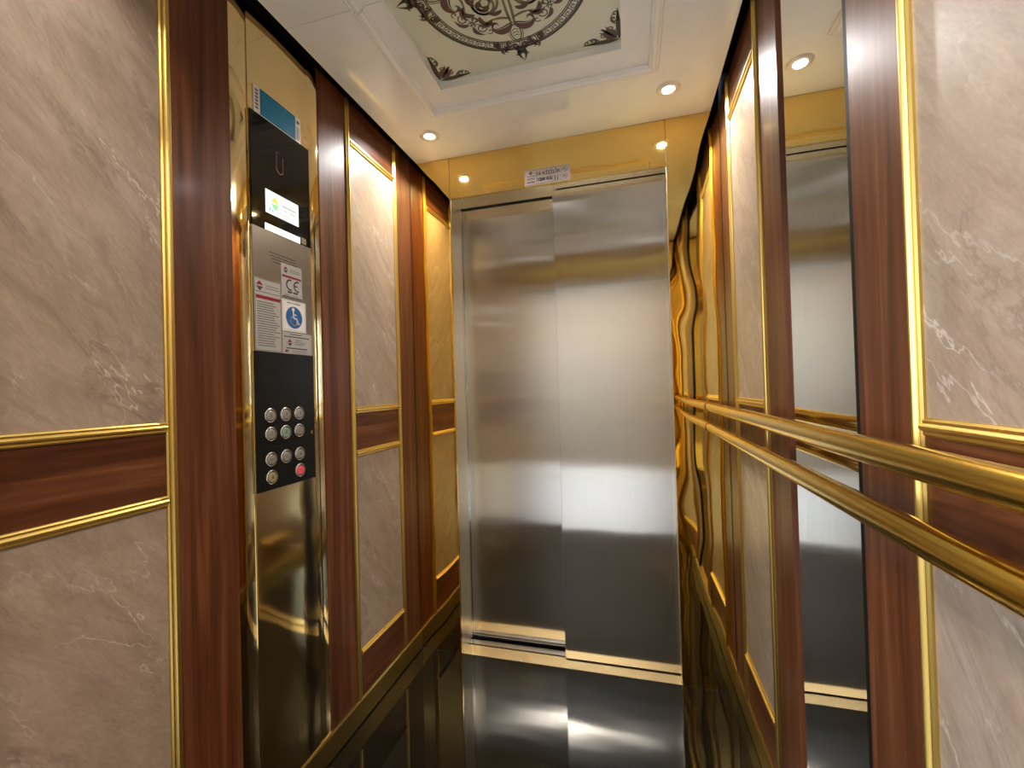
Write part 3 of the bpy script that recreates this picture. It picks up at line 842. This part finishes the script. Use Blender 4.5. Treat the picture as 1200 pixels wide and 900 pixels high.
sign_poly('sign_border', stroke([(SX0 + 0.004, SZ0 + 0.004), (SX1 - 0.004, SZ0 + 0.004), (SX1 - 0.004, SZ1 - 0.004), (SX0 + 0.004, SZ1 - 0.004), (SX0 + 0.004, SZ0 + 0.004)], 0.0014)
          + stroke([(SX0 + 0.053, SZ0 + 0.004), (SX0 + 0.053, SZ1 - 0.004)], 0.0012) + stroke([(SX1 - 0.037, SZ0 + 0.004), (SX1 - 0.037, SZ1 - 0.004)], 0.0014)
          + stroke([(SX0 + 0.124, SZ0 + 0.008), (SX0 + 0.124, SZ0 + 0.028), (SX0 + 0.160, SZ0 + 0.028), (SX0 + 0.160, SZ0 + 0.008), (SX0 + 0.124, SZ0 + 0.008)], 0.001), M_INK_GY)
tx = lambda cx, cz: (lambda a, b: Vector((cx + a, D - 0.0019, cz + b)))
text_part('sign_text', '16 KİŞİLİK', 0.0215, M_INK, SG, tx(SX0 + 0.107, SZ0 + 0.046), 0.0003)
text_part('sign_text', '1200 KG', 0.0185, M_INK, SG, tx(SX0 + 0.090, SZ0 + 0.020), 0.0010)
sign_poly('sign_emblem', [disc(SX0 + 0.028, SZ0 + 0.054, 0.0075, 14)], M_ORN_OLIVE)
sign_poly('sign_print', [rect(SX0 + 0.010, SX0 + 0.046, SZ0 + 0.038, SZ0 + 0.0405), rect(SX0 + 0.010, SX0 + 0.046, SZ0 + 0.028, SZ0 + 0.0310), rect(SX0 + 0.012, SX0 + 0.044, SZ0 + 0.022, SZ0 + 0.024),
                         disc(SX0 + 0.136, SZ0 + 0.022, 0.003, 10), disc(SX0 + 0.148, SZ0 + 0.022, 0.003, 10), rect(SX0 + 0.133, SX0 + 0.139, SZ0 + 0.010, SZ0 + 0.018), rect(SX0 + 0.145, SX0 + 0.151, SZ0 + 0.010, SZ0 + 0.018)], M_INK_GY)
sign_poly('sign_print', [rect(SX0 + 0.010, SX0 + 0.046, SZ0 + 0.011, SZ0 + 0.0155)], M_INK_RED)
for q, (cz, mt) in enumerate(((SZ0 + 0.050, M_INK_GY), (SZ0 + 0.020, M_INK_RED))):
    cx = SX1 - 0.0205
    sign_poly('prohibition_mark', stroke(arc(cx, cz, 0.0100, 0, 360, 24), 0.0020) + stroke([(cx - 0.007, cz + 0.007), (cx + 0.007, cz - 0.007)], 0.0020), mt, 0.0019)
    sign_poly('prohibition_mark', [rect(cx - 0.005, cx + 0.004, cz - 0.0012, cz + 0.0018)], M_INK_GY, 0.00185)

# ------------------------------------------------------------------ rear entrance and landing the photographer stands on
RX0, RX1, RH = -0.80, 0.205, 2.10
WB = struct('wall_back', boxes((-1.75, RX0, 0.05, YB - 0.014, 0, 2.6), (RX1, 1.35, 0.05, YB - 0.014, 0, 2.6), (RX0, RX1, 0.05, YB - 0.014, RH, 2.6)), M_HALLWALL)
for a, b, z0, z1 in ((-WL + 0.001, RX0, 0.0, TOP), (RX1, WR - 0.001, 0.0, TOP), (RX0, RX1, RH, TOP)):
    bm = boxes((a + 0.0008, b - 0.0008, YB - 0.014, YB, z0, z1))
    bmesh.ops.bevel(bm, geom=bm.edges[:], offset=0.001, segments=2, affect='EDGES')
    obj('gold_panel', bm, M_GOLD_SHEET, WB, 40)
obj('entrance_sill', boxes((RX0, RX1, 0.05, 0.11, -0.02, 0.001)), M_HALLSILL, WB)
struct('floor_landing', boxes((-1.75, 1.35, -1.8, 0.05, -0.05, 0.0)), M_HALLFLOOR)
struct('ceiling_landing', boxes((-1.75, 1.35, -1.8, 0.05, 2.6, 2.65)), M_HALLCEIL)
struct('wall_landing_back', boxes((-1.75, 1.35, -1.85, -1.8, 0, 2.6)), M_HALLWALL)
struct('baseboard_landing', boxes((-1.75, 1.35, -1.8, -1.785, 0, 0.17)), M_FRAME)
struct('wall_landing_right', boxes((1.35, 1.40, -1.8, 0.05, 0, 2.6)), M_HALLWALL)
struct('wall_landing_left', boxes((-1.80, -1.75, -1.8, 0.05, 0, 0.95), (-1.80, -1.75, -1.8, 0.05, 2.2, 2.6), (-1.80, -1.75, -1.8, -1.6, 0.95, 2.2), (-1.80, -1.75, -0.3, 0.05, 0.95, 2.2)), M_HALLWALL)
for i, (x, y) in enumerate(((-0.75, -0.9), (0.35, -0.9))):  # unseen lamps added to brighten the landing and the car walls
    t = thing('added_landing_lamp', ('left' if i == 0 else 'right') + ' round lamp added unseen behind the camera to light the landing', 'lamp', (x, y, 2.6))
    bm = bmesh.new()
    lathe(bm, [(0.13, 0.001), (0.13, -0.02), (0.118, -0.026)], (x, y, 2.6), 'z', 32)
    obj('lamp_body', bm, M_FRAME, t, 40)
    bm = bmesh.new()
    lathe(bm, [(0.112, -0.024), (0.105, -0.032), (0.05, -0.036)], (x, y, 2.6), 'z', 32)
    obj('lamp_diffuser', bm, M_LENS_HALL, t, 40)
    area('lamp_glow', (x, y, 2.6 - 0.040), (0, 0, 0), 0.21, HALL_W, (1.0, 0.93, 0.82), 'DISK', None, math.pi, t)
